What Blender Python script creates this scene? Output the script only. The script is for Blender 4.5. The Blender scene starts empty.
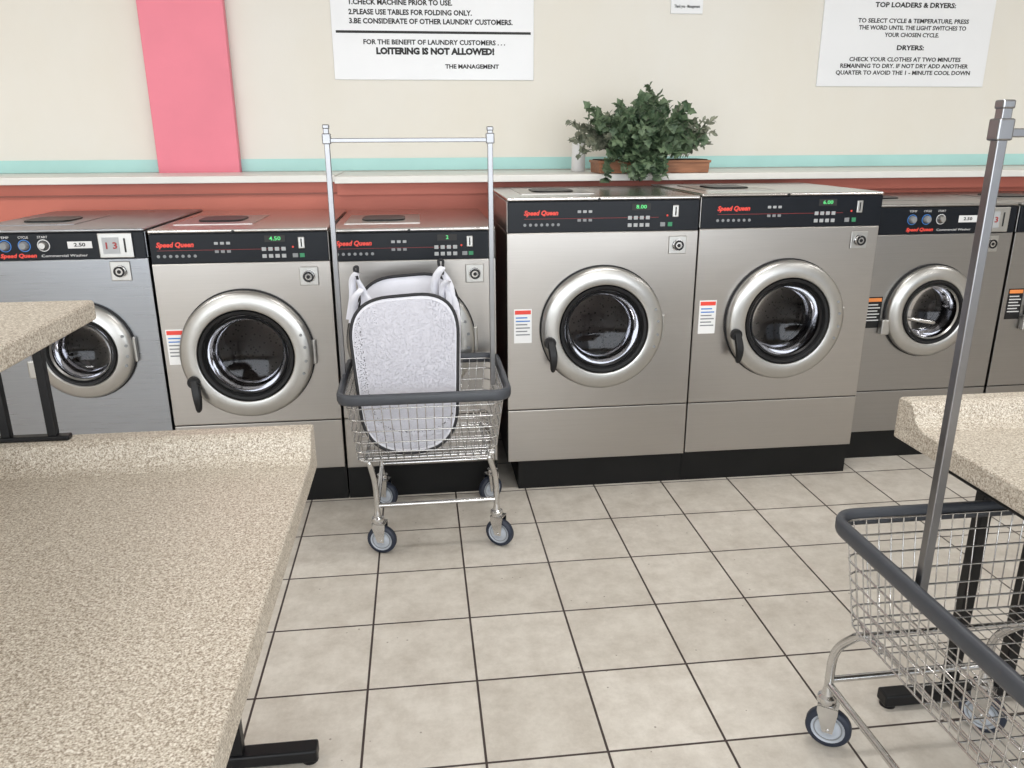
import bpy, bmesh, math, random
from mathutils import Vector, Matrix
random.seed(7)
S=bpy.context.scene
C=bpy.context.collection
S.view_settings.view_transform='Standard'
S.view_settings.look='None'
S.view_settings.exposure=0.0

# ------------------------------------------------------------ materials
def newmat(n):
    m=bpy.data.materials.new(n);m.use_nodes=True
    nt=m.node_tree;b=nt.nodes['Principled BSDF']
    return m,nt,b
def N(nt,t,**k):
    n=nt.nodes.new(t)
    for a,v in k.items(): setattr(n,a,v)
    return n
def mat(n,col,rough=.5,metal=0.,noise=0.,nscale=20.,stretch=(1,1,1),bump=0.,spec=None,rvar=0.,emit=None,alpha=None):
    m,nt,b=newmat(n)
    b.inputs['Base Color'].default_value=(*col,1)
    b.inputs['Roughness'].default_value=rough
    b.inputs['Metallic'].default_value=metal
    if spec is not None: b.inputs['Specular IOR Level'].default_value=spec
    if emit:
        b.inputs['Emission Color'].default_value=(*col,1);b.inputs['Emission Strength'].default_value=emit
    if alpha is not None: b.inputs['Alpha'].default_value=alpha
    tc=N(nt,'ShaderNodeTexCoord');mp=N(nt,'ShaderNodeMapping')
    mp.inputs['Scale'].default_value=stretch
    nt.links.new(tc.outputs['Object'],mp.inputs['Vector'])
    nz=N(nt,'ShaderNodeTexNoise');nz.inputs['Scale'].default_value=nscale;nz.inputs['Detail'].default_value=4
    nt.links.new(mp.outputs[0],nz.inputs['Vector'])
    if noise>0:
        r=N(nt,'ShaderNodeValToRGB')
        r.color_ramp.elements[0].position=.3;r.color_ramp.elements[1].position=.7
        r.color_ramp.elements[0].color=(*[c*(1-noise) for c in col],1)
        r.color_ramp.elements[1].color=(*[min(1,c*(1+noise)) for c in col],1)
        nt.links.new(nz.outputs['Fac'],r.inputs[0]);nt.links.new(r.outputs[0],b.inputs['Base Color'])
    if rvar>0:
        q=N(nt,'ShaderNodeMapRange');q.inputs['To Min'].default_value=rough-rvar;q.inputs['To Max'].default_value=rough+rvar
        nt.links.new(nz.outputs['Fac'],q.inputs[0]);nt.links.new(q.outputs[0],b.inputs['Roughness'])
    if bump>0:
        bp=N(nt,'ShaderNodeBump');bp.inputs['Strength'].default_value=bump;bp.inputs['Distance'].default_value=.002
        nt.links.new(nz.outputs['Fac'],bp.inputs['Height']);nt.links.new(bp.outputs[0],b.inputs['Normal'])
    return m

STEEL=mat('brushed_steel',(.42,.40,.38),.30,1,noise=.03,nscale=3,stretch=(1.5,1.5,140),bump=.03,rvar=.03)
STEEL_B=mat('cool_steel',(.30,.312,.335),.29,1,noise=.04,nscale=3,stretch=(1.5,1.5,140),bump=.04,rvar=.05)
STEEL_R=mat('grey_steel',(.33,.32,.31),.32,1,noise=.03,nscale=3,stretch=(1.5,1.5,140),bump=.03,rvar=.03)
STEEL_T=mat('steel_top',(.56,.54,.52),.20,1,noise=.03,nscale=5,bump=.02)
RING=mat('door_ring_cast_aluminium',(.47,.465,.45),.32,.95,noise=.02,nscale=40,bump=.03)
CHROME=mat('chrome_wire',(.58,.575,.57),.17,1,noise=.05,nscale=30)
POST=mat('rack_post_steel',(.26,.26,.27),.28,1,noise=.06,nscale=12)
BLACK=mat('black_plastic',(.010,.010,.011),.38,noise=.1,nscale=30,spec=.3)
GASKET=mat('black_rubber',(.008,.008,.009),.5,noise=.1,nscale=30,spec=.3)
PLINTH=mat('black_painted_plinth',(.005,.005,.005),.55,noise=.3,nscale=6,spec=.25)
PANEL=mat('control_panel_black',(.006,.008,.012),.30,noise=.1,nscale=10,spec=.22)
RED=mat('red_print',(.75,.06,.04),.5,noise=.05)
REDD=mat('red_line',(.30,.03,.03),.5,noise=.05)
WHITEP=mat('white_print',(.65,.65,.65),.5,noise=.05)
GREYP=mat('grey_print',(.22,.23,.24),.5,noise=.05)
BLUEP=mat('blue_print',(.05,.2,.55),.5,noise=.05)
ORANGE=mat('orange_print',(.8,.25,.06),.5,noise=.05)
LED=mat('green_display',(.1,.65,.2),.4,emit=.4)
GREENK=mat('green_key',(.03,.22,.10),.5,noise=.05)
BUTTON=mat('grey_button',(.36,.37,.38),.45,noise=.05)
INK=mat('black_ink',(.015,.015,.015),.6,noise=.05)
PAPER=mat('white_sign_board',(.82,.83,.85),.35,noise=.015,nscale=3)
BUMPER=mat('grey_bumper_plastic',(.05,.055,.066),.45,noise=.08,nscale=25)
TIRE=mat('navy_tire_rubber',(.012,.018,.035),.5,noise=.1)
HUB=mat('grey_hub',(.42,.45,.50),.4,noise=.05)
FABRIC=mat('white_fabric',(.74,.74,.80),.8,noise=.06,nscale=12,bump=.3)
PIPING=mat('black_piping',(.012,.012,.015),.6,noise=.1)
LEG=mat('black_steel_leg',(.005,.005,.006),.4,noise=.2,nscale=20,spec=.3)
WOOD=mat('planter_wood',(.30,.13,.065),.6,noise=.3,nscale=8,stretch=(1,8,8))
CORAL=mat('coral_paint',(.53,.155,.11),.55,noise=.05,nscale=4)
CORALD=mat('coral_dark',(.25,.08,.06),.6,noise=.05,nscale=4)
PINK=mat('pink_paint',(.80,.215,.285),.5,noise=.04,nscale=4,bump=.1)
TEAL=mat('aqua_paint',(.42,.69,.66),.5,noise=.04,nscale=4)
SHELF=mat('shelf_white',(.74,.73,.69),.35,noise=.03,nscale=6)
WHITE=mat('white_plastic',(.8,.8,.8),.35,noise=.02)
CEIL=mat('ceiling_white',(.8,.79,.77),.8,noise=.03,nscale=2)
SIDEW=mat('side_wall_cream',(.60,.57,.52),.7,noise=.04,nscale=1.5)
SOIL=mat('soil',(.03,.02,.012),.9,noise=.3,nscale=60)

def wallmat():
    m,nt,b=newmat('cream_painted_wall')
    tc=N(nt,'ShaderNodeTexCoord')
    n1=N(nt,'ShaderNodeTexNoise');n1.inputs['Scale'].default_value=.9;n1.inputs['Detail'].default_value=6;n1.inputs['Roughness'].default_value=.6
    mp=N(nt,'ShaderNodeMapping');mp.inputs['Scale'].default_value=(1,1,.6)
    nt.links.new(tc.outputs['Object'],mp.inputs[0]);nt.links.new(mp.outputs[0],n1.inputs['Vector'])
    r=N(nt,'ShaderNodeValToRGB');r.color_ramp.elements[0].position=.3;r.color_ramp.elements[1].position=.72
    r.color_ramp.elements[0].color=(.735,.695,.61,1);r.color_ramp.elements[1].color=(.77,.75,.70,1)
    nt.links.new(n1.outputs['Fac'],r.inputs[0]);nt.links.new(r.outputs[0],b.inputs['Base Color'])
    b.inputs['Roughness'].default_value=.6
    n2=N(nt,'ShaderNodeTexNoise');n2.inputs['Scale'].default_value=140;nt.links.new(tc.outputs['Object'],n2.inputs['Vector'])
    bp=N(nt,'ShaderNodeBump');bp.inputs['Strength'].default_value=.12;bp.inputs['Distance'].default_value=.003
    nt.links.new(n2.outputs['Fac'],bp.inputs['Height']);nt.links.new(bp.outputs[0],b.inputs['Normal'])
    return m
WALL=wallmat()

def floormat():
    m,nt,b=newmat('beige_floor_tiles')
    tc=N(nt,'ShaderNodeTexCoord');mp=N(nt,'ShaderNodeMapping')
    mp.inputs['Location'].default_value=(-.113+.303*40,-1.535+.305*40,0)
    nt.links.new(tc.outputs['Object'],mp.inputs[0])
    br=N(nt,'ShaderNodeTexBrick');br.offset=0;br.squash=1
    br.inputs['Scale'].default_value=1;br.inputs['Brick Width'].default_value=.303;br.inputs['Row Height'].default_value=.305
    br.inputs['Mortar Size'].default_value=.0036;br.inputs['Mortar Smooth'].default_value=.2;br.inputs['Bias'].default_value=0
    br.inputs['Color1'].default_value=(.59,.55,.49,1);br.inputs['Color2'].default_value=(.65,.61,.55,1)
    br.inputs['Mortar'].default_value=(.05,.035,.032,1)
    nt.links.new(mp.outputs[0],br.inputs['Vector'])
    n1=N(nt,'ShaderNodeTexNoise');n1.inputs['Scale'].default_value=9;n1.inputs['Detail'].default_value=9;n1.inputs['Roughness'].default_value=.78
    nt.links.new(tc.outputs['Object'],n1.inputs['Vector'])
    r=N(nt,'ShaderNodeValToRGB');r.color_ramp.elements[0].position=.32;r.color_ramp.elements[1].position=.62
    r.color_ramp.elements[0].color=(.76,.735,.71,1);r.color_ramp.elements[1].color=(1.03,1.03,1.03,1)
    nt.links.new(n1.outputs['Fac'],r.inputs[0])
    mx=N(nt,'ShaderNodeMix',data_type='RGBA',blend_type='MULTIPLY');mx.inputs['Factor'].default_value=1
    nt.links.new(br.outputs['Color'],mx.inputs[6]);nt.links.new(r.outputs[0],mx.inputs[7])
    v=N(nt,'ShaderNodeTexVoronoi');v.inputs['Scale'].default_value=21;nt.links.new(tc.outputs['Object'],v.inputs['Vector'])
    lt=N(nt,'ShaderNodeMath',operation='LESS_THAN');lt.inputs[1].default_value=.065;nt.links.new(v.outputs['Distance'],lt.inputs[0])
    n3=N(nt,'ShaderNodeTexNoise');n3.inputs['Scale'].default_value=2.3;nt.links.new(tc.outputs['Object'],n3.inputs['Vector'])
    gt=N(nt,'ShaderNodeMath',operation='GREATER_THAN');gt.inputs[1].default_value=.52;nt.links.new(n3.outputs['Fac'],gt.inputs[0])
    mu=N(nt,'ShaderNodeMath',operation='MULTIPLY');nt.links.new(lt.outputs[0],mu.inputs[0]);nt.links.new(gt.outputs[0],mu.inputs[1])
    m3=N(nt,'ShaderNodeMath',operation='MULTIPLY');nt.links.new(mu.outputs[0],m3.inputs[0]);m3.inputs[1].default_value=.6
    mx2=N(nt,'ShaderNodeMix',data_type='RGBA');nt.links.new(m3.outputs[0],mx2.inputs[0]);nt.links.new(mx.outputs[2],mx2.inputs[6]);mx2.inputs[7].default_value=(.12,.09,.07,1)
    nt.links.new(mx2.outputs[2],b.inputs['Base Color'])
    b.inputs['Roughness'].default_value=.45
    bp=N(nt,'ShaderNodeBump');bp.inputs['Strength'].default_value=.5;bp.inputs['Distance'].default_value=.002;bp.invert=True
    nt.links.new(br.outputs['Fac'],bp.inputs['Height']);nt.links.new(bp.outputs[0],b.inputs['Normal'])
    return m
FLOOR=floormat()

def lammat():
    m,nt,b=newmat('speckled_laminate')
    tc=N(nt,'ShaderNodeTexCoord')
    n1=N(nt,'ShaderNodeTexNoise');n1.inputs['Scale'].default_value=380;n1.inputs['Detail'].default_value=2;n1.inputs['Roughness'].default_value=.5
    nt.links.new(tc.outputs['Object'],n1.inputs['Vector'])
    n2=N(nt,'ShaderNodeTexNoise');n2.inputs['Scale'].default_value=190;n2.inputs['Detail'].default_value=2
    nt.links.new(tc.outputs['Object'],n2.inputs['Vector'])
    mm=N(nt,'ShaderNodeMix');mm.inputs[0].default_value=.42
    nt.links.new(n1.outputs['Fac'],mm.inputs[2]);nt.links.new(n2.outputs['Fac'],mm.inputs[3])
    r=N(nt,'ShaderNodeValToRGB');e=r.color_ramp.elements
    e[0].position=.38;e[0].color=(.24,.195,.15,1);e[1].position=.63;e[1].color=(.70,.655,.58,1)
    x=e.new(.46);x.color=(.43,.375,.305,1);x=e.new(.56);x.color=(.54,.485,.405,1)
    nt.links.new(mm.outputs[0],r.inputs[0]);nt.links.new(r.outputs[0],b.inputs['Base Color'])
    b.inputs['Roughness'].default_value=.42
    return m
LAM=lammat()

def drummat():
    m,nt,b=newmat('perforated_drum')
    tc=N(nt,'ShaderNodeTexCoord');v=N(nt,'ShaderNodeTexVoronoi');v.inputs['Scale'].default_value=55
    nt.links.new(tc.outputs['Object'],v.inputs['Vector'])
    r=N(nt,'ShaderNodeValToRGB');r.color_ramp.elements[0].position=.2;r.color_ramp.elements[1].position=.28
    r.color_ramp.elements[0].color=(.01,.01,.01,1);r.color_ramp.elements[1].color=(.26,.24,.23,1)
    nt.links.new(v.outputs['Distance'],r.inputs[0]);nt.links.new(r.outputs[0],b.inputs['Base Color'])
    b.inputs['Metallic'].default_value=.7;b.inputs['Roughness'].default_value=.45
    return m
DRUM=drummat()
def glassmat():
    m,nt,b=newmat('dark_door_glass')
    out=nt.nodes['Material Output']
    t=N(nt,'ShaderNodeBsdfTransparent');t.inputs[0].default_value=(.40,.37,.37,1)
    g=N(nt,'ShaderNodeBsdfGlossy');g.inputs['Roughness'].default_value=.07;g.inputs[0].default_value=(.6,.6,.62,1)
    f=N(nt,'ShaderNodeFresnel');f.inputs[0].default_value=1.5
    mx=N(nt,'ShaderNodeMixShader')
    nt.links.new(f.outputs[0],mx.inputs[0]);nt.links.new(t.outputs[0],mx.inputs[1]);nt.links.new(g.outputs[0],mx.inputs[2])
    nt.links.new(mx.outputs[0],out.inputs[0]);return m
GLASS=glassmat()
def meshmat():
    m,nt,b=newmat('white_net_fabric')
    out=nt.nodes['Material Output']
    tc=N(nt,'ShaderNodeTexCoord');v=N(nt,'ShaderNodeTexVoronoi');v.inputs['Scale'].default_value=230
    nt.links.new(tc.outputs['Object'],v.inputs['Vector'])
    lt=N(nt,'ShaderNodeMath',operation='LESS_THAN');lt.inputs[1].default_value=.38;nt.links.new(v.outputs['Distance'],lt.inputs[0])
    mm=N(nt,'ShaderNodeMath',operation='MULTIPLY');mm.inputs[1].default_value=.85;nt.links.new(lt.outputs[0],mm.inputs[0])
    t=N(nt,'ShaderNodeBsdfTransparent')
    b.inputs['Base Color'].default_value=(.56,.56,.62,1);b.inputs['Roughness'].default_value=.8
    n2=N(nt,'ShaderNodeTexNoise');n2.inputs['Scale'].default_value=7;nt.links.new(tc.outputs['Object'],n2.inputs['Vector'])
    bp=N(nt,'ShaderNodeBump');bp.inputs['Strength'].default_value=.6;bp.inputs['Distance'].default_value=.02
    nt.links.new(n2.outputs['Fac'],bp.inputs['Height']);nt.links.new(bp.outputs[0],b.inputs['Normal'])
    mx=N(nt,'ShaderNodeMixShader')
    nt.links.new(mm.outputs[0],mx.inputs[0]);nt.links.new(b.outputs[0],mx.inputs[1]);nt.links.new(t.outputs[0],mx.inputs[2])
    nt.links.new(mx.outputs[0],out.inputs[0]);return m
NET=meshmat()

# ------------------------------------------------------------ helpers
def empty(name,loc):
    e=bpy.data.objects.new(name,None);e.location=loc;e.empty_display_size=.1;C.objects.link(e);return e
def put(o,parent=None,m=None):
    C.objects.link(o)
    if m is not None and o.type=='MESH': 
        o.data.materials.clear();o.data.materials.append(m)
    if parent is not None:
        o.parent=parent;o.matrix_parent_inverse=Matrix.Translation(-Vector(parent.location))
    return o
def mesh(name,verts,faces,m,parent=None,smooth=False,bevel=0,seg=2):
    me=bpy.data.meshes.new(name);me.from_pydata([tuple(v) for v in verts],[],faces);me.update()
    bm=bmesh.new();bm.from_mesh(me);bmesh.ops.recalc_face_normals(bm,faces=bm.faces);bm.to_mesh(me);bm.free()
    if smooth:
        for p in me.polygons:p.use_smooth=True
    o=bpy.data.objects.new(name,me);put(o,parent,m)
    if bevel>0:
        b=o.modifiers.new('bevel','BEVEL');b.width=bevel;b.segments=seg;b.limit_method='ANGLE'
    return o
def box(name,x0,x1,y0,y1,z0,z1,m,parent=None,bevel=0,seg=2):
    v=[(x0,y0,z0),(x1,y0,z0),(x1,y1,z0),(x0,y1,z0),(x0,y0,z1),(x1,y0,z1),(x1,y1,z1),(x0,y1,z1)]
    f=[(0,3,2,1),(4,5,6,7),(0,1,5,4),(1,2,6,5),(2,3,7,6),(3,0,4,7)]
    return mesh(name,v,f,m,parent,bevel=bevel,seg=seg)
def prism(name,poly,axis,a0,a1,m,parent=None,bevel=0,smooth=False,seg=2):
    n=len(poly)
    def P(p,a):
        if axis=='X':return (a,p[0],p[1])
        if axis=='Y':return (p[0],a,p[1])
        return (p[0],p[1],a)
    v=[P(p,a0) for p in poly]+[P(p,a1) for p in poly]
    f=[tuple(range(n)),tuple(range(2*n-1,n-1,-1))]+[(i,(i+1)%n,n+(i+1)%n,n+i) for i in range(n)]
    return mesh(name,v,f,m,parent,bevel=bevel,smooth=smooth,seg=seg)
def lathe(name,prof,c,m,parent=None,axis='Y',seg=64,smooth=True,autos=True):
    v=[];f=[];n=len(prof)
    for i in range(seg):
        a=2*math.pi*i/seg;ca,sa=math.cos(a),math.sin(a)
        for r,h in prof:
            if axis=='Y':p=(c[0]+r*ca,c[1]+h,c[2]+r*sa)
            elif axis=='X':p=(c[0]+h,c[1]+r*ca,c[2]+r*sa)
            else:p=(c[0]+r*ca,c[1]+r*sa,c[2]+h)
            v.append(p)
    for i in range(seg):
        j=(i+1)%seg
        for k in range(n-1):
            f.append((i*n+k,j*n+k,j*n+k+1,i*n+k+1))
    o=mesh(name,v,f,m,parent,smooth=smooth)
    bm=bmesh.new();bm.from_mesh(o.data);bmesh.ops.remove_doubles(bm,verts=bm.verts,dist=1e-5)
    bmesh.ops.recalc_face_normals(bm,faces=bm.faces);bm.to_mesh(o.data);bm.free()
    if smooth:
        for p in o.data.polygons:p.use_smooth=True
        try:
            o.data.set_sharp_from_angle(angle=math.radians(40))
        except Exception: pass
    return o
def tomesh(co,name,m,parent):
    C.objects.link(co);bpy.context.view_layer.update()
    dg=bpy.context.evaluated_depsgraph_get()
    me=bpy.data.meshes.new_from_object(co.evaluated_get(dg))
    me.transform(co.matrix_world)
    bpy.data.objects.remove(co)
    o=bpy.data.objects.new(name,me);put(o,parent,m);return o
def tube(name,lines,r,m,parent=None,res=3,cyclic=False):
    cu=bpy.data.curves.new(name,'CURVE');cu.dimensions='3D';cu.bevel_depth=r;cu.bevel_resolution=res;cu.use_fill_caps=True
    for L in lines:
        s=cu.splines.new('POLY');s.points.add(len(L)-1)
        for i,p in enumerate(L):s.points[i].co=(*p,1)
        s.use_cyclic_u=cyclic
    co=bpy.data.objects.new(name,cu)
    o=tomesh(co,name,m,parent)
    for p in o.data.polygons:p.use_smooth=True
    return o
def fillet(pts,r,n=6,cyc=False):
    out=[];pts=[Vector(p) for p in pts];L=len(pts)
    for i,p in enumerate(pts):
        if not cyc and i in (0,L-1):out.append(p);continue
        a=pts[i-1];b=pts[(i+1)%L]
        d1=(a-p);d2=(b-p);rr=min(r,d1.length*.49,d2.length*.49)
        p1=p+d1.normalized()*rr;p2=p+d2.normalized()*rr
        for k in range(n+1):
            t=k/n;out.append(p1*(1-t)**2+p*2*t*(1-t)+p2*t*t)
    return out
def text(name,body,x,z,y,m,parent,width=None,size=.03,align='CENTER',bold=0.,shear=0.,rotx=90,loc=None):
    cu=bpy.data.curves.new(name,'FONT');cu.body=body;cu.size=size;cu.align_x=align;cu.align_y='CENTER'
    cu.offset=bold;cu.shear=shear;cu.extrude=.0004;cu.resolution_u=2
    co=bpy.data.objects.new(name,cu)
    C.objects.link(co);bpy.context.view_layer.update()
    sx=1
    if width: sx=width/max(co.dimensions.x,1e-6)
    C.objects.unlink(co)
    co.scale=(sx,1,1);co.rotation_euler=(math.radians(rotx),0,0);co.location=(x,y,z)
    return tomesh(co,name,m,parent)
def disc(name,x,z,y,r,t,m,parent,seg=24):
    return lathe(name,[(0,-t),(r*.9,-t),(r,-t*.7),(r,0),(0,0)],(x,y,z),m,parent,seg=seg)

# ------------------------------------------------------------ room shell
XL,XR,YB,YW,ZC=-4.2,6.2,-3.2,4.4,3.0
box('floor',XL,XR,YB,YW+.1,-.1,0,FLOOR)
box('wall_back',XL,XR,YW,YW+.12,0,ZC,WALL)
box('wall_left',XL-.12,XL,YB,YW+.12,0,ZC,SIDEW)
box('wall_right',XR,XR+.12,YB,YW+.12,0,ZC,SIDEW)
box('ceiling',XL,XR,YB,YW,ZC,ZC+.1,CEIL)
wf=empty('wall_front',(1,YB,0))
box('sill',XL,XR,YB-.12,YB,0,.45,SIDEW,wf)
box('header',XL,XR,YB-.12,YB,2.6,ZC,SIDEW,wf)
for i in range(7):
    x=XL+(XR-XL)*i/6
    box('pier_%d'%i,max(XL,x-.06),min(XR,x+.06),YB-.12,YB,.45,2.6,SIDEW,wf)
box('trim_aqua',XL,XR,YW-.008,YW,1.296,1.358,TEAL)
box('trim_pink_column',-1.318,-.912,YW-.06,YW-.0085,0.02,ZC-.001,PINK,bevel=.004)

bk=empty('bulkhead_ledge',(0,4.0,0))
box('face',XL+.01,XR-.01,3.93,YW-.065,.0,1.262,CORAL,bk)
box('seam_rail',XL+.01,XR-.01,3.918,3.93,1.205,1.212,CORALD,bk)
box('ledge_left',XL+.01,-.385,3.88,YW-.065,1.262,1.294,SHELF,bk,bevel=.003)
box('ledge_right',-.38,XR-.01,3.80,YW-.065,1.258,1.290,SHELF,bk,bevel=.003)
box('ledge_backfill',XL+.01,-1.33,YW-.066,YW-.009,1.262,1.294,SHELF,bk)
box('ledge_backfill_b',-.90,XR-.01,YW-.066,YW-.009,1.258,1.290,SHELF,bk)
box('return_board',-.38,XR-.01,3.90,3.93,1.2,1.258,CORAL,bk)

# ------------------------------------------------------------ washers
def door(e,cx,cz,yf,R,small=False,body=STEEL):
    if not small:
        rp=[(R-.004,0),(R,-.010),(R,-.034),(R-.004,-.043),(R-.012,-.047),(.87*R,-.052),(.76*R,-.055),(.735*R,-.052),(.72*R,-.042),(.715*R,0)]
    else:
        rp=[(R-.004,0),(R,-.010),(R,-.024),(R-.006,-.033),(R-.014,-.037),(.86*R,-.044),(.73*R,-.047),(.70*R,-.043),(.69*R,-.03),(.68*R,0)]
    k=.72 if not small else .695
    lathe('door_ring',rp,(cx,yf,cz),RING,e,seg=72)
    lathe('door_outer_seal',[(R+.005,0),(R+.005,-.008),(R-.002,-.010)],(cx,yf,cz),GASKET,e,seg=72)
    lathe('door_gasket',[(k*R,-.04),(k*R*.98,-.050),(k*R*.92,-.048),(k*R*.86,-.03),(k*R*.83,.02),(k*R*.86,.07)],(cx,yf,cz),GASKET,e,seg=64)
    g=k*R*.87
    lathe('door_glass',[(g,-.034),(g*.93,-.02),(g*.88,.02),(g*.8,.045),(g*.5,.062),(0,.068)],(cx,yf,cz),GLASS,e,seg=64)
    lathe('glass_rim',[(g*1.0,-.038),(g*.97,-.043),(g*.93,-.036)],(cx,yf,cz),RING if small else BLACK,e,seg=64)
    lathe('drum_lip',[(k*R*.98,.075),(k*R*.76,.085),(k*R*.76,.10)],(cx,yf,cz),GASKET,e,seg=64)
    lathe('drum',[(k*R*.76,.10),(k*R*1.25,.11),(k*R*1.25,.42),(k*R*1.15,.45),(0,.45)],(cx,yf,cz),DRUM,e,seg=64)
    for i in range(3):
        a=math.radians(90+120*i+20)
        rr=k*R*1.08
        x=cx+rr*math.cos(a);z=cz+rr*math.sin(a)
        lathe('drum_rib_%d'%i,[(0,.14),(.035,.16),(.035,.42),(0,.43)],(x,yf,z),DRUM,e,seg=12)
    for dg in (-20,-7,7,20):
        a=math.radians(dg);disc('hinge_bolt',cx+.90*R*math.cos(a),cz+.90*R*math.sin(a),yf-.049 if not small else yf-.041,.006,.004,GREYP,e,12)
    box('hinge_block',cx+R*.98,cx+R*1.05,yf-.022,yf,cz-.05,cz+.05,RING,e,bevel=.006)

def capsule_handle(e,cx,cz,yf,R,ang,length,m,w=.02,name='door_handle'):
    a=math.radians(ang)
    px,pz=cx+.90*R*math.cos(a),cz+.90*R*math.sin(a)
    disc('handle_pivot',px,pz,yf-.05,.024,.02,BLACK,e,24)
    n=12;verts=[];faces=[]
    for i in range(n+1):
        t=i/n
        x=px+.012*math.sin(t*2.2);z=pz+.018-t*length
        ww=w*(.55+.6*math.sin(math.pi*min(1,t*.75+.2)))
        if t>.93: ww*=.6
        y=yf-.058-.024*math.sin(math.pi*t*.8)
        for dx,dy in ((-ww,.008),(-ww*.75,-.008),(ww*.75,-.008),(ww,.008)):
            verts.append((x+dx*.8,y+dy,z))
    for i in range(n):
        for k in range(4):
            q=(k+1)%4
            faces.append((i*4+k,i*4+q,(i+1)*4+q,(i+1)*4+k))
    faces.append((0,1,2,3));faces.append((n*4+3,n*4+2,n*4+1,n*4))
    mesh(name,verts,faces,m,e,smooth=False,bevel=.003)

def frontplate(name,x0,x1,z0,z1,y,yb,cx,cz,r,m,e):
    n=32
    v=[(x0,y,z0),(x1,y,z0),(x1,y,z1),(x0,y,z1),(x0,yb,z0),(x1,yb,z0),(x1,yb,z1),(x0,yb,z1)]
    c0=len(v)
    for i in range(2*n):
        a=math.pi*i/n;v.append((cx+r*math.cos(a),y,cz+r*math.sin(a)))
    f=[]
    f.append(tuple([2,c0]+[c0+i for i in range(1,n+1)]+[3]))
    f.append(tuple([0]+[c0+n+i for i in range(0,n)]+[c0,1]))
    f.append((3,c0+n,0));f.append((1,c0,2))
    f+= [(4,5,6,7),(0,4,7,3),(1,2,6,5),(3,7,6,2),(0,1,5,4)]
    return mesh(name,v,f,m,e,bevel=.004)

def lockplate(e,x,z,yf,s=.036):
    box('lock_plate',x-s,x+s,yf-.006,yf,z-s,z+s,RING,e,bevel=.004)
    lathe('lock_cylinder',[(0,-.016),(.016,-.016),(.019,-.012),(.019,-.004),(.024,-.004),(.024,0)],(x,yf-.006,z),CHROME,e,seg=24)
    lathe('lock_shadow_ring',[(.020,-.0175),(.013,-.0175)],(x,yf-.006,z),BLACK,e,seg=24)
    disc('lock_core',x,z,yf-.022,.007,.002,BLACK,e,12)

def sticker(e,x,z,yf,w=.036,h=.07,orange=False):
    box('warning_label',x-w,x+w,yf-.0015,yf,z-h,z+h,WHITE if not orange else BLACK,e)
    box('label_head',x-w*.9,x+w*.9,yf-.0022,yf-.0015,z+h*.70,z+h*.93,RED if not orange else ORANGE,e)
    for i in range(6):
        zz=z+h*.50-i*h*.2
        box('label_line_%d'%i,x-w*.8,x+w*(.8 if i%2 else .5),yf-.0022,yf-.0015,zz-h*.035,zz+h*.035,(BLUEP if i<2 else GREYP) if not orange else WHITEP,e)

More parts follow.
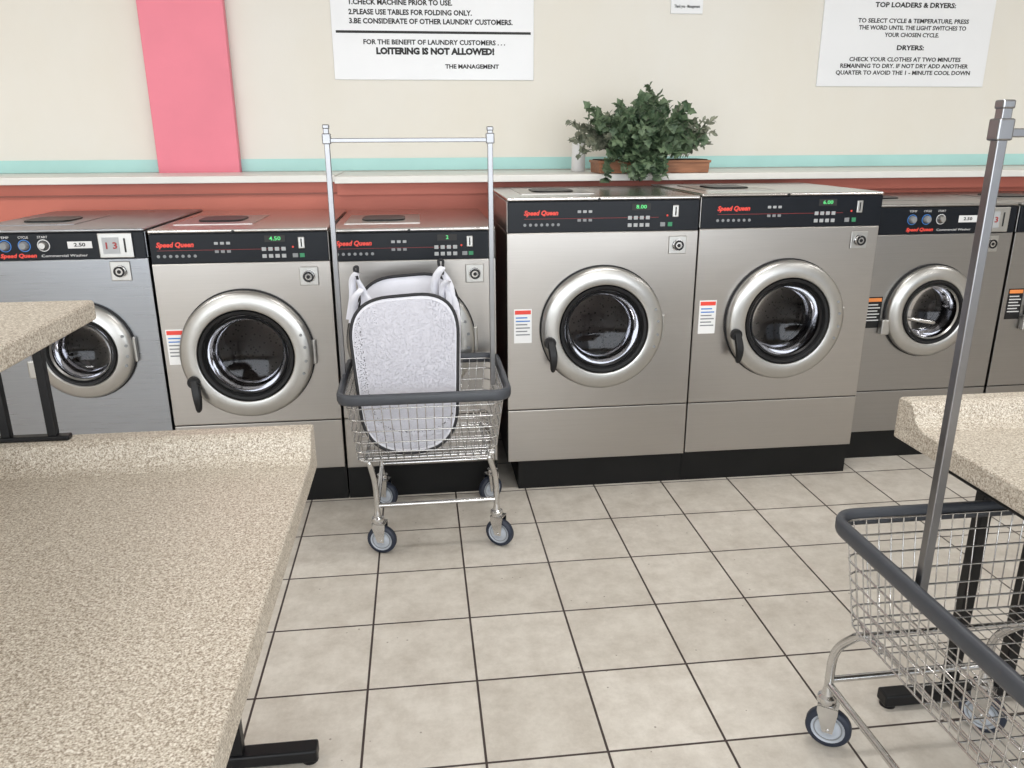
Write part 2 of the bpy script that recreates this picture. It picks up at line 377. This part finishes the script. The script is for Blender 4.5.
def washer(x0,x1,yf,yb,zb,seam,zp0,zp1,zt,cx,cz,R,body,kind,px_off=0.0,stick=None,plx=0.0,hang=205,disp='4.50'):
    w=x1-x0
    e=empty('front_load_washer',((x0+x1)/2,(yf+yb)/2,0))
    g=.002
    box('plinth',x0+plx,x1,yf+.028,yb-.05,0,zb,PLINTH,e)
    box('inner_back',x0+.01,x1-.01,yb-.05,yb-.02,zb,zt-.02,BLACK,e)
    box('lower_panel',x0+g,x1-g,yf,yb-.02,zb,seam-.0015,body,e,bevel=.003)
    box('seam_strip',x0+.006,x1-.006,yf+.004,yf+.05,seam-.004,seam+.004,GASKET,e)
    frontplate('front_panel',x0+g,x1-g,seam+.0015,zp0-.001,yf,yb-.02,cx,cz,R*.9,body,e)
    box('head',x0+g,x1-g,yf+.004,yb-.02,zp0+.0005,zp1+.001,body,e,bevel=.002)
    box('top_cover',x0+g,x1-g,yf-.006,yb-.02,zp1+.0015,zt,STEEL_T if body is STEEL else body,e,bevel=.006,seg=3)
    box('control_panel',x0+.005,x1-.005,yf-.006,yf+.006,zp0,zp1,PANEL,e,bevel=.003)
    yp=yf-.0062
    h=zp1-zp0
    door(e,cx,cz,yf,R,kind!='medium',body)
    if kind=='medium':
        bx=x0+px_off
        text('logo_text','Speed Queen',bx+.085,zp0+h*.63,yp,RED,e,width=.135,size=.025,bold=.0010,shear=.25)
        box('logo_line',bx+.02,x1-.17,yp-.0005,yp,zp0+h*.44,zp0+h*.45,REDD,e)
        for i in range(7):
            disc('cycle_icon_%d'%i,bx+.022+i*.022,zp0+h*.25,yp,.006,.0008,GREYP,e,10)
        for i in range(3):
            for j in range(2):
                box('select_key_%d_%d'%(i,j),x0+w*.36+i*.022,x0+w*.36+i*.022+.014,yp-.002,yp,zp0+h*(.62-.28*j),zp0+h*(.62-.28*j)+.010,BUTTON if j==0 else GREYP,e,bevel=.001)
        box('display_window',x0+w*.64,x0+w*.64+.075,yp-.0008,yp,zp0+h*.68,zp0+h*.90,INK,e)
        text('display_digits',disp,x0+w*.64+.038,zp0+h*.79,yp-.001,LED,e,width=.042 if len(disp)>1 else .01,size=.020,bold=.0002)
        for i in range(4):
            for j in range(2):
                box('keypad_%d_%d'%(i,j),x0+w*.62+i*.024,x0+w*.62+i*.024+.016,yp-.003,yp,zp0+h*(.38-.24*j),zp0+h*(.38-.24*j)+.014,BUTTON,e,bevel=.001)
        box('coin_bezel',x1-.115,x1-.090,yp-.006,yp,zp0+h*.44,zp0+h*.84,RING,e,bevel=.003)
        box('coin_slot',x1-.105,x1-.100,yp-.007,yp-.005,zp0+h*.5,zp0+h*.78,INK,e)
        disc('status_lamp',x1-.135,zp0+h*.5,yp,.004,.002,RED,e,10)
        box('start_key',x0+w*.79,x0+w*.79+.020,yp-.003,yp,zp0+h*.14,zp0+h*.28,GREYP,e,bevel=.001)
        box('start_key_green',x0+w*.83,x0+w*.83+.018,yp-.003,yp,zp0+h*.14,zp0+h*.28,GREENK,e,bevel=.001)
        lockplate(e,x1-.085,zp0-.058,yf)
        capsule_handle(e,cx,cz,yf,R,hang,.135,BLACK)
        disc('panel_rivet',x0+w*.47,zp1+.006,yf-.006,.006,.002,BLACK,e,10)
    else:
        text('logo_text','Speed Queen',x0+w*.32,zp0+h*.17,yp,RED,e,width=.125,size=.020,bold=.0008,shear=.25)
        text('model_text','Commercial Washer',x0+w*.56,zp0+h*.15,yp,WHITEP,e,width=.16,size=.013)
        for i in range(3):
            xx=x0+w*(.26+.10*i)
            lathe('knob_%d'%i,[(0,-.018),(.011,-.018),(.015,-.012),(.016,0)],(xx,yp,zp0+h*.55),GREYP if i<2 else RING,e,seg=20)
            lathe('knob_ring_%d'%i,[(.019,-.001),(.022,-.001),(.022,0)],(xx,yp,zp0+h*.55),BLUEP if i<2 else WHITEP,e,seg=20)
            text('knob_label_%d'%i,['TEMP','CYCLE','START'][i],xx,zp0+h*.86,yp,WHITEP,e,width=.035,size=.012)
        box('price_label',x0+w*.585,x0+w*.585+.085,yp-.001,yp,zp0+h*.42,zp0+h*.68,WHITEP,e)
        text('price_text','2.50',x0+w*.585+.042,zp0+h*.55,yp-.0012,INK,e,width=.04,size=.018,bold=.0005)
        box('coin_chute',x1-.165,x1-.045,yp-.010,yp,zp0+h*.04,zp0+h*.98,RING,e,bevel=.003)
        box('coin_chute_face',x1-.150,x1-.092,yp-.012,yp-.010,zp0+h*.20,zp0+h*.82,BUTTON,e)
        text('coin_text','1 3',x1-.121,zp0+h*.5,yp-.0125,REDD,e,width=.04,size=.033,bold=.0008)
        box('coin_slot',x1-.075,x1-.069,yp-.0115,yp-.009,zp0+h*.25,zp0+h*.78,INK,e)
        lockplate(e,x1-.105,zp0-.047,yf,.036)
        box('latch_plate',cx-R*1.10,cx-R*.90,yf-.03,yf,cz-.10,cz-.03,RING,e,bevel=.006)
    tx=x0+w*.30;ty=yf+.36
    poly=[]
    for i in range(24):
        a=2*math.pi*i/24
        poly.append((tx+.09*math.copysign(abs(math.cos(a))**.5,math.cos(a)),ty+.10*math.copysign(abs(math.sin(a))**.5,math.sin(a))))
    prism('detergent_lid',poly,'Z',zt,zt+.008,BLACK,e,bevel=.003)
    box('detergent_plate',tx-.15,tx+.15,ty-.19,ty+.19,zt-.001,zt+.002,body,e)
    if stick: sticker(e,stick[0],stick[1],yf,orange=(kind!='medium'))
    return e

YF=3.05;YBK=3.91
washer(-1.665,-1.003,YF,YBK,.155,.33,1.036,1.132,1.145,-1.283,.691,.186,STEEL_B,'small')
washer(-.998,-.340,YF,YBK,.155,.365,1.012,1.122,1.137,-.680,.657,.25,STEEL,'medium',px_off=.01,stick=(-.945,.69))
washer(-.334,.296,YF,YBK,.150,.365,1.008,1.114,1.130,-.045,.690,.25,STEEL,'medium',px_off=.0,disp='2')
washer(.337,1.1115,YF,YBK-.13,.139,.370,1.103,1.221,1.237,.725,.717,.25,STEEL,'medium',px_off=.05,stick=(.402,.73),plx=.05,hang=192,disp='8.00')
washer(1.1125,1.880,YF,YBK-.13,.143,.370,1.108,1.229,1.243,1.500,.727,.25,STEEL,'medium',px_off=.05,stick=(1.172,.745),hang=192,disp='6.00')
washer(1.935,2.598,3.19,YBK,.142,.34,1.052,1.165,1.18,2.247,.712,.205,STEEL_R,'small',stick=(1.99,.71))
washer(2.606,3.268,3.19,YBK,.142,.34,1.052,1.165,1.18,2.93,.712,.205,STEEL_R,'small',stick=(2.665,.73))
for e in [o for o in bpy.data.objects if o.name.startswith('front_load_washer') and o.location.x>1.9]:
    cx=2.247 if e.location.x<2.6 else 2.93
    tube('door_latch_bar',[fillet([(cx-.12,3.14,.69),(cx-.10,3.115,.69),(cx-.02,3.11,.675),(cx+.0,3.13,.672)],.02)],.009,CHROME,e)

# ------------------------------------------------------------ wire carts
def caster(e,x,y,rot,R=.054):
    cxx,cyy=x,y
    def W(p):
        c,s=math.cos(rot),math.sin(rot)
        return (cxx+p[0]*c-p[1]*s,cyy+p[0]*s+p[1]*c,p[2])
    prof=[(.0,-.014),(.018,-.014),(.02,-.010),(R*.72,-.010),(R*.74,-.013),(R*.93,-.013),(R,-.007),(R,.007),(R*.93,.013),(R*.74,.013),(R*.72,.010),(.02,.010),(.018,.014),(0,.014)]
    seg=36
    for nm,a,b,mm in (('caster_hub',0,5,HUB),('caster_tire',4,10,TIRE),('caster_hub_back',9,14,HUB)):
        pr=prof[a:b];v=[];f=[];k=len(pr)
        for i in range(seg):
            t=2*math.pi*i/seg
            for r,h in pr: v.append(W((h,r*math.cos(t),R+r*math.sin(t))))
        for i in range(seg):
            j=(i+1)%seg
            for q in range(k-1): f.append((i*k+q,j*k+q,j*k+q+1,i*k+q+1))
        o=mesh(nm,v,f,mm,e,smooth=True)
    for sd in (-1,1):
        L=[W((sd*.0112,.60*R*math.cos(2*math.pi*i/28),R+.60*R*math.sin(2*math.pi*i/28))) for i in range(28)]
        tube('hub_groove',[L],.0016,GREYP,e,res=1,cyclic=True)
    for s in (-1,1):
        pts=[(-.012,R-.006),(.012,R-.006),(.030,.105),(.030,.122),(-.018,.122),(-.018,.105)]
        v=[W((s*.018,p[0]*1.0,p[1])) for p in pts]+[W((s*.021,p[0]*1.0,p[1])) for p in pts]
        k=6
        f=[tuple(range(k)),tuple(range(2*k-1,k-1,-1))]+[(i,(i+1)%k,k+(i+1)%k,k+i) for i in range(k)]
        mesh('caster_fork_%d'%(s+2),v,f,CHROME,e)
    v=[W(p) for p in [(-.021,-.018,.119),(.021,-.018,.119),(.021,.030,.119),(-.021,.030,.119),(-.021,-.018,.124),(.021,-.018,.124),(.021,.030,.124),(-.021,.030,.124)]]
    mesh('caster_fork_top',v,[(0,3,2,1),(4,5,6,7),(0,1,5,4),(1,2,6,5),(2,3,7,6),(3,0,4,7)],CHROME,e)
    q=W((0,.012,0))
    lathe('caster_swivel',[(0,.124),(.022,.124),(.024,.130),(.022,.140),(.014,.146),(.010,.17),(0,.17)],(q[0],q[1],0),CHROME,e,axis='Z',seg=20)
    ax=[W((-.024,0,R)),W((.024,0,R))]
    tube('caster_axle',[ax],.004,CHROME,e)
    return q

def cart(x0,x1,y0,y1,zr,cx0,cx1,cy0,cy1,posts,bar,rots,zb=.39):
    e=empty('wire_laundry_cart',((x0+x1)/2,(y0+y1)/2,0))
    t=.028
    X0,X1,Y0,Y1=x0+.012,x1-.012,y0+.012,y1-.012
    bx0,bx1,by0,by1=X0+t,X1-t,Y0+t+.01,Y1-t
    def lerp(a,b,k): return a+(b-a)*k
    def ring(k):
        z=lerp(zb,zr,k)
        return fillet([(lerp(bx0,X0,k),lerp(by0,Y0,k),z),(lerp(bx1,X1,k),lerp(by0,Y0,k),z),(lerp(bx1,X1,k),lerp(by1,Y1,k),z),(lerp(bx0,X0,k),lerp(by1,Y1,k),z)],.04,5,True)
    tube('rim_wires',[ring(k) for k in (.0,.14,.30,.48,.66,.84,1.0)],.0024,CHROME,e,res=1,cyclic=True)
    lines=[]
    nx=int((x1-x0)/.030);ny=int((y1-y0)/.030)
    for i in range(1,nx):
        k=i/nx
        lines.append([(lerp(X0,X1,k),Y0,zr),(lerp(bx0,bx1,k),by0,zb),(lerp(bx0,bx1,k),by1,zb),(lerp(X0,X1,k),Y1,zr)])
    for i in range(1,ny):
        k=i/ny
        lines.append([(X0,lerp(Y0,Y1,k),zr),(bx0,lerp(by0,by1,k),zb)]);lines.append([(X1,lerp(Y0,Y1,k),zr),(bx1,lerp(by0,by1,k),zb)])
        if i%2==0: lines.append([(bx0,lerp(by0,by1,k),zb),(bx1,lerp(by0,by1,k),zb)])
    tube('basket_wires',lines,.0017,CHROME,e,res=1)
    path=fillet([(x0,y0,zr),(x1,y0,zr),(x1,y1,zr),(x0,y1,zr)],.055,8,True)
    n=len(path);v=[];f=[]
    sec=[(-.004,-.018),(.010,-.018),(.013,-.010),(.013,.010),(.009,.018),(-.002,.018),(-.006,.010),(-.006,-.010)]
    for i,p in enumerate(path):
        a=path[i-1];b=path[(i+1)%n];d=(b-a);d.normalize()
        nrm=Vector((d.y,-d.x,0))
        for o_,z_ in sec: v.append(p+nrm*o_+Vector((0,0,z_)))
    k=len(sec)
    for i in range(n):
        j=(i+1)%n
        for q in range(k):
            r=(q+1)%k;f.append((i*k+q,j*k+q,j*k+r,i*k+r))
    mesh('bumper_rim',v,f,BUMPER,e,smooth=True)
    qs=[]
    for (x,y,r) in ((cx0,cy0,rots[0]),(cx1,cy0,rots[1]),(cx0,cy1,rots[2]),(cx1,cy1,rots[3])): qs.append(caster(e,x,y,r))
    (a,b,c,d)=qs
    L=[]
    zl=.175
    ym=(by0+by1)/2
    for q,sx,byy in ((a,bx0+.03,by0),(b,bx1-.03,by0),(c,bx0+.03,by1),(d,bx1-.03,by1)):
        inn=1 if byy<ym else -1
        ty=byy+inn*.05
        L.append(fillet([(q[0],q[1],.15),(q[0],q[1],zb-.115),(lerp(q[0],sx,.8),lerp(q[1],ty,.8),zb-.02),(sx,ty+inn*.05,zb-.012)],.05,8))
    tube('legs',L,.0105,CHROME,e)
    lo=[[(a[0],a[1],zl),(c[0],c[1],zl)],[(b[0],b[1],zl),(d[0],d[1],zl)],[(a[0],a[1],zl+.012),(b[0],b[1],zl+.012)],[(c[0],c[1],zl+.012),(d[0],d[1],zl+.012)]]
    tube('lower_frame',lo,.0085,CHROME,e)
    lo=[[(bx0+.03,by0+.02,zb-.010),(bx0+.03,by1-.02,zb-.010)],[(bx1-.03,by0+.02,zb-.010),(bx1-.03,by1-.02,zb-.010)],
        [(bx0,by0+.05,zb-.010),(bx1,by0+.05,zb-.010)],[(bx0,by1-.05,zb-.010),(bx1,by1-.05,zb-.010)]]
    tube('basket_support',lo,.006,CHROME,e)
    for i,(px,py,zt) in enumerate(posts):
        box('rack_post_%d'%i,px-.009,px+.009,py-.009,py+.009,zr-.045,zt,POST,e,bevel=.002)
        box('post_cap_%d'%i,px-.011,px+.011,py-.011,py+.011,zt-.004,zt+.010,POST,e,bevel=.003)
    zz=posts[0][2]-.040
    box('hanging_bar',bar[0],bar[1],bar[2]-.008,bar[2]+.008,zz-.007,zz+.007,POST,e,bevel=.002)
    for s in (bar[0],bar[1]):
        box('bar_bracket',s-.014,s+.014,bar[2]-.013,bar[2]+.013,zz-.012,zz+.022,POST,e,bevel=.003)
    return e

cart(-.283,.280,2.485,2.965,.63,-.178,.256,2.60,2.985,[(-.290,2.745,1.490),(.250,2.745,1.483)],(-.290,.250,2.745),[math.radians(75),math.radians(60),math.radians(60),math.radians(-60)])
cart(.905,1.47,.86,1.495,.63,.964,1.379,1.0,1.495,[(.930,1.21,1.497)],(.930,1.45,1.21),[.3,-.2,math.radians(55),math.radians(40)])

# ------------------------------------------------------------ pop-up hamper
def hamper():
    hx0,hx1,z0,z1=-.256,.124,.402,.945;yf,yb=2.560,2.755
    e=empty('popup_laundry_hamper',((hx0+hx1)/2,2.7,z0))
    def outline(y):
        pts=[(hx0+.045,y,z0),(hx1-.02,y,z0+.005),(hx1+.004,y,z1+.006),(hx0-.004,y,z1-.018)]
        return fillet(pts,.15,12,True)
    F=outline(yf);B=outline(yb);n=len(F)
    # leaning back towards the machine; the open mouth is at the top between the two hoops
    F=[Vector((p.x,p.y+(p.z-z0)*.22,p.z)) for p in F]
    B=[Vector((p.x+.014,p.y+(p.z-z0)*.20,p.z+.040*max(0,(p.z-z0)/(z1-z0)))) for p in B]
    def panel(name,L,m,bulge,m2=None):
        c=sum(L,Vector())/len(L);v=[c+Vector((0,bulge,0))];f=[];rings=20
        for r in range(1,rings+1):
            t=r/rings
            for p in L: 
                q=c.lerp(p,t)+Vector((0,bulge*(1-t*t),0));v.append(q)
        k=len(L)
        for i in range(k): f.append((0,1+i,1+(i+1)%k))
        for r in range(rings-1):
            for i in range(k):
                a=1+r*k+i;b=1+r*k+(i+1)%k;f.append((a,b,b+k,a+k))
        o=mesh(name,v,f,m,e,smooth=True)
        if m2:
            o.data.materials.append(m2)
            nin=1+k*(rings-1)
            for p in o.data.polygons:
                if max(p.vertices)>=nin:p.material_index=1
        return o
    panel('front_panel',F,NET,-.014,FABRIC);panel('back_panel',B,FABRIC,.012,FABRIC)
    v=[];f=[]
    top=z1-.085
    for i in range(n):
        v.append(F[i]);v.append(F[i].lerp(B[i],.5)+Vector(((-.008 if F[i].x<-.06 else .008),0,0)));v.append(B[i])
    for i in range(n):
        j=(i+1)%n
        if min(F[i].z,F[j].z)>top: continue
        f.append((3*i,3*j,3*j+1,3*i+1));f.append((3*i+1,3*j+1,3*j+2,3*i+2))
    mesh('side_band',v,f,FABRIC,e,smooth=True)
    tube('wire_piping',[F,B],.0058,PIPING,e,cyclic=True)
    def strap(x,y,zb_,zt,w,wd0,nm,ph):
        v=[];f=[];n=18
        for i in range(n+1):
            t=i/n;a=t*math.pi
            zz=zb_+(zt-zb_)*abs(math.sin(a))**.75
            xx=x-w*math.cos(a)*(1-.65*math.sin(a))+.006*math.sin(5*a+ph)
            yy=y+.012*math.sin(3*a+ph)
            wd=wd0*(1-.45*math.sin(a))
            tw=.6*math.sin(2*a+ph)
            dx,dy=wd*math.cos(tw),wd*math.sin(tw)
            v+= [(xx-dx*.8,yy-.004-dy,zz),(xx+dx*.8,yy-.004+dy,zz-.006),(xx+dx*.8,yy+.004+dy,zz-.006),(xx-dx*.8,yy+.004-dy,zz)]
        for i in range(n):
            for k in range(4): q=(k+1)%4;f.append((i*4+k,i*4+q,(i+1)*4+q,(i+1)*4+k))
        mesh(nm,v,f,FABRIC,e,smooth=True)
    strap(-.222,2.735,.85,1.018,.028,.024,'strap_left',.3)
    strap(-.208,2.72,.84,.965,.040,.022,'strap_left_fold',1.4)
    strap(.072,2.735,.86,1.033,.036,.026,'strap_right',1.1)
    strap(.088,2.72,.84,.985,.028,.024,'strap_right_fold',.2)
    tube('strap_hooks',[fillet([(-.222,2.73,1.0),(-.228,2.73,1.032),(-.214,2.73,1.036),(-.218,2.73,.99)],.01),fillet([(.068,2.73,1.01),(.062,2.73,1.052),(.080,2.73,1.052),(.076,2.73,1.0)],.01)],.005,PIPING,e)
hamper()

# ------------------------------------------------------------ folding tables
def table(xe,sgn,yback,name='folding_table'):
    e=empty(name,(xe+sgn*.33,1.0,0))
    y0=.12
    prof=[(y0,.756),(yback,.756),(yback,.853),(yback-.007,.860),(yback-.045,.860),(yback-.058,.854),(yback-.066,.84),(yback-.074,.825),(yback-.088,.812),(yback-.108,.806),(y0,.806)]
    a,b=(xe+sgn*.66,xe) if sgn<0 else (xe,xe+sgn*.66)
    prism('table_top',prof,'X',a,b,LAM,e,bevel=.006,seg=3)
    xs=xe+sgn*.66
    pr=[(xs,.757),(xs+sgn*.03,.757),(xs+sgn*.03,.86),(xs-sgn*.02,.86),(xs-sgn*.035,.83),(xs-sgn*.05,.807),(xs,.80)]
    prism('side_ridge',pr,'Y',y0,yback,LAM,e,bevel=.004)
    box('apron',min(xe+sgn*.08,xe+sgn*.6),max(xe+sgn*.08,xe+sgn*.6),y0+.08,yback-.10,.70,.756,LEG,e,bevel=.003)
    for k,yy in enumerate((yback-.045,.35)):
        box('foot_%d'%k,min(xe+sgn*.05,xe+sgn*.62),max(xe+sgn*.05,xe+sgn*.62),yy-.022,yy+.022,.008,.042,LEG,e,bevel=.005)
        for t in (.07,.60):
            lathe('foot_pad_%d'%k,[(0,0),(.02,0),(.02,.01),(0,.01)],(xe+sgn*t,yy,0),LEG,e,axis='Z',seg=16)
        for j,t in enumerate((.24,.40)):
            box('leg_%d_%d'%(k,j),xe+sgn*t-.016,xe+sgn*t+.016,yy-.016,yy+.016,.04,.757,LEG,e,bevel=.004)
    return e
table(-.245,-1,1.645)
table(1.128,1,1.655)
e=empty('raised_folding_shelf',(-.9,1.3,.86))
prism('shelf_top',[(p.x,p.y) for p in fillet([(-1.2,.55,0),(-.688,.55,0),(-.688,1.725,0),(-1.2,1.725,0)],.012,4,True)],'Z',1.088,1.13,LAM,e,bevel=.006,seg=3)
box('foot_bar',-.885,-.735,1.600,1.622,.8605,.871,LEG,e,bevel=.003)
for x in (-.858,-.768):
    box('leg',x-.009,x+.009,1.603,1.620,.87,1.089,LEG,e,bevel=.002)
box('foot_bar_near',-.93,-.86,.60,.70,.8605,.875,LEG,e,bevel=.003)
box('leg_near',-.90,-.88,.64,.66,.87,1.089,LEG,e,bevel=.002)

# ------------------------------------------------------------ signs
def sign(name,x0,x1,z0,z1,lines,bars=()):
    e=empty(name,((x0+x1)/2,YW,(z0+z1)/2))
    box('board',x0,x1,YW-.010,YW-.0005,z0,z1,PAPER,e,bevel=.002)
    y=YW-.0105
    for i,(s,x,z,w,sz,al,b) in enumerate(lines):
        text('line_%d'%i,s,x,z,y,INK,e,width=w,size=sz,align=al,bold=b)
    for i,(a,b,z,t) in enumerate(bars): box('rule_%d'%i,a,b,y-.0006,y,z-t,z+t,INK,e)
    return e
sign('rules_sign',-.400,.636,1.750,2.52,[
 ('ATTENTION',.11,2.42,.62,.11,'CENTER',.004),
 ('CUSTOMERS MUST:',-.311,2.29,.5,.045,'LEFT',.001),
 ('1.CHECK MACHINE PRIOR TO USE.',-.311,2.116,.52,.034,'LEFT',.0012),
 ('2.PLEASE USE TABLES FOR FOLDING ONLY.',-.311,2.070,.625,.034,'LEFT',.0012),
 ('3.BE CONSIDERATE OF OTHER LAUNDRY CUSTOMERS.',-.311,2.028,.835,.034,'LEFT',.0012),
 ('FOR THE BENEFIT OF LAUNDRY CUSTOMERS . . .',.120,1.930,.73,.032,'CENTER',.001),
 ('LOITERING IS NOT ALLOWED!',.123,1.887,.61,.042,'CENTER',.0025),
 ('THE MANAGEMENT',.311,1.815,.282,.028,'CENTER',.001)],[(-.38,.62,1.978,.006)])
sign('instructions_sign',2.220,3.215,1.725,2.52,[
 ('INSTRUCTIONS',2.75,2.40,.7,.09,'CENTER',.003),
 ('TOP LOADERS & DRYERS:',2.745,2.140,.47,.034,'CENTER',.0012),
 ('TO SELECT CYCLE & TEMPERATURE, PRESS',2.745,2.061,.65,.030,'CENTER',.0008),
 ('THE WORD UNTIL THE LIGHT SWITCHES TO',2.745,2.026,.63,.030,'CENTER',.0008),
 ('YOUR CHOSEN CYCLE.',2.745,1.990,.32,.030,'CENTER',.0008),
 ('DRYERS:',2.745,1.925,.16,.034,'CENTER',.0012),
 ('CHECK YOUR CLOTHES AT TWO MINUTES',2.725,1.865,.66,.030,'CENTER',.0008),
 ('REMAINING TO DRY. IF NOT DRY ADD ANOTHER',2.725,1.831,.76,.030,'CENTER',.0008),
 ('QUARTER TO AVOID THE 1 - MINUTE COOL DOWN',2.725,1.796,.80,.030,'CENTER',.0008)])
sign('small_notice',1.367,1.542,2.083,2.30,[('Please do',1.455,2.2,.13,.03,'CENTER',.001),('not sit on',1.455,2.165,.10,.024,'CENTER',.0005),('Thank you - Management',1.455,2.118,.14,.02,'CENTER',.0005)])

# ------------------------------------------------------------ planter with ivy
def leafmat(n,c1,c2):
    m,nt,b=newmat(n)
    tc=N(nt,'ShaderNodeTexCoord');nz=N(nt,'ShaderNodeTexNoise');nz.inputs['Scale'].default_value=22
    nt.links.new(tc.outputs['Object'],nz.inputs['Vector'])
    r=N(nt,'ShaderNodeValToRGB');r.color_ramp.elements[0].position=.35;r.color_ramp.elements[1].position=.65
    r.color_ramp.elements[0].color=(*c1,1);r.color_ramp.elements[1].color=(*c2,1)
    nt.links.new(nz.outputs['Fac'],r.inputs[0]);nt.links.new(r.outputs[0],b.inputs['Base Color'])
    b.inputs['Roughness'].default_value=.55;return m
IVY=leafmat('ivy_leaf',(.035,.07,.035),(.14,.20,.11))
SAGE=leafmat('sage_leaf',(.11,.13,.09),(.25,.26,.19))
def plant():
    e=empty('potted_ivy',(1.12,3.95,1.29))
    x0,x1,y0,y1,z0,z1=.875,1.430,3.83,4.03,1.291,1.345
    prism('planter_box',[(x0+.004,z0),(x1-.004,z0),(x1,z1),(x0,z1)],'Y',y0,y1,WOOD,e,bevel=.003)
    box('planter_rim',x0-.005,x1+.005,y0-.005,y1+.005,z1-.006,z1+.006,WOOD,e,bevel=.002)
    box('soil',x0+.01,x1-.01,y0+.01,y1-.01,z1+.0065,z1+.010,SOIL,e)
    rnd=random.Random(3)
    V={0:([],[]),1:([],[])};stems=[]
    def leaf(k,p,d,s,lobed):
        v,f=V[k];b0=len(v)
        d=d.normalized();up=Vector((rnd.uniform(-.4,.4),rnd.uniform(-.9,-.1),rnd.uniform(.2,1))).normalized()
        sd=d.cross(up)
        if sd.length<.05: sd=Vector((1,0,0))
        sd.normalize();up=sd.cross(d)
        if lobed: sh=[(0,0),(.1,.30),(.0,.55),(.30,.38),(.45,.50),(.60,.28),(1,0)]
        else: sh=[(0,0),(.2,.18),(.5,.26),(.8,.17),(1,0)]
        pts=[(a,b) for a,b in sh]+[(a,-b) for a,b in sh[-2:0:-1]]
        def lim(q):
            # leaves rest on the ledge / on the washer top instead of passing through
            q.z=max(q.z,1.292 if q.y>3.79 else 1.256)
            return q
        for a,b in pts: v.append(lim(p+d*(a*s)+sd*(b*s)+up*(.12*s*math.sin(a*3)-.25*s*abs(b))))
        c=len(v);v.append(lim(p+d*(.45*s)+up*.06*s))
        n=len(pts)
        for i in range(n): f.append((b0+i,b0+(i+1)%n,c))
    def branch(k,st,d,L,droop,ls,lobed,dens=.018):
        p=Vector(st);d=Vector(d).normalized();n=int(L/dens);line=[p.copy()]
        for i in range(n):
            d=(d+Vector((rnd.gauss(0,.10),rnd.gauss(0,.10),rnd.gauss(0,.08)-droop))).normalized()
            p=p+d*dens
            if p.y>4.28:p.y=4.28
            if p.z<1.32 and p.y>3.78:p.z=1.32
            if p.z<1.275:p.z=1.275
            line.append(p.copy())
            if i>1:
                for q in range(2):
                    dd=d*.4+Vector((rnd.gauss(0,.7),rnd.gauss(-.3,.6),rnd.gauss(.05,.6)))
                    leaf(k,p,dd,ls*rnd.uniform(.7,1.25),lobed)
        stems.append(line)
    for i in range(92):
        a=rnd.uniform(0,2*math.pi);sp=rnd.uniform(.1,.85)
        st=(rnd.uniform(.99,1.20),rnd.uniform(3.87,3.99),1.36)
        branch(0,st,(math.cos(a)*sp,math.sin(a)*sp*.8-.1,1),rnd.uniform(.16,.35),rnd.uniform(.02,.11),.044,True)
    for i in range(14):
        branch(0,(rnd.uniform(1.00,1.20),3.86,1.38),(rnd.uniform(-.4,.4),-1,.45),.18,.17,.042,True)
    for i in range(16):
        branch(0,(rnd.uniform(.93,1.28),3.87,1.36),(rnd.uniform(-.5,.5),-.5,.8),.14,.10,.040,True)
    for i in range(16):
        branch(1,(.95+rnd.uniform(0,.1),3.91,1.38),(-rnd.uniform(.7,1.5),rnd.uniform(-.4,.2),1),rnd.uniform(.18,.29),.06,.034,True)
    for i in range(30):
        branch(1,(rnd.uniform(1.20,1.36),3.93,1.36),(rnd.uniform(-.1,.65),rnd.uniform(-.4,.3),1),rnd.uniform(.12,.25),.05,.034,False,.014)
    mesh('ivy_leaves',V[0][0],V[0][1],IVY,e);mesh('sage_leaves',V[1][0],V[1][1],SAGE,e)
    tube('stems',stems,.0016,SAGE,e,res=1)
plant()
e=empty('air_freshener_can',(.840,4.16,1.2905))
lathe('can_body',[(0,0),(.034,0),(.036,.006),(.035,.13)],(.840,4.16,1.2905),WHITE,e,axis='Z',seg=32)
lathe('can_cap',[(.035,.131),(.031,.150),(.020,.162),(0,.163)],(.840,4.16,1.2905),WHITE,e,axis='Z',seg=32)

# ------------------------------------------------------------ lighting
def area(n,loc,rot,sx,sy,p,col):
    l=bpy.data.lights.new(n,'AREA');l.shape='RECTANGLE';l.size=sx;l.size_y=sy;l.energy=p;l.color=col
    o=bpy.data.objects.new(n,l);o.location=loc;o.rotation_euler=rot;C.objects.link(o);return o
for i,(x,y) in enumerate(((-2.4,2.2),(1.0,2.2),(4.2,2.2),(-2.4,-.6),(1.0,-.6),(4.2,-.6))):
    e=empty('ceiling_fluorescent_lamp',(x,y,ZC-.05))
    box('housing',x-.62,x+.62,y-.16,y+.16,ZC-.05,ZC-.001,WHITE,e,bevel=.005)
    area('fluorescent_light',(x,y,ZC-.06),(0,0,0),1.2,.28,24,(1,.985,.96))
area('daylight_storefront',(-1.0,YB+.08,1.6),(math.radians(90),0,0),9.0,2.1,240,(.92,.965,1.0))
w=bpy.data.worlds.new('sky');S.world=w;w.use_nodes=True
bg=w.node_tree.nodes['Background'];bg.inputs[0].default_value=(.85,.92,1,1);bg.inputs[1].default_value=1.0

# ------------------------------------------------------------ camera
th,ps,ro=math.radians(17.403),math.radians(6.673),math.radians(-.251)
F=Vector((math.sin(ps)*math.cos(th),math.cos(ps)*math.cos(th),-math.sin(th)))
R=Vector((math.cos(ps),-math.sin(ps),0));U=R.cross(F)
R,U=math.cos(ro)*R+math.sin(ro)*U,-math.sin(ro)*R+math.cos(ro)*U
cam=bpy.data.cameras.new('camera');cam.sensor_width=36;cam.lens=779.7/1024*36;cam.clip_start=.05
co=bpy.data.objects.new('camera',cam);C.objects.link(co)
co.matrix_world=Matrix(((R.x,U.x,-F.x,0),(R.y,U.y,-F.y,0),(R.z,U.z,-F.z,1.45),(0,0,0,1)))
S.camera=co
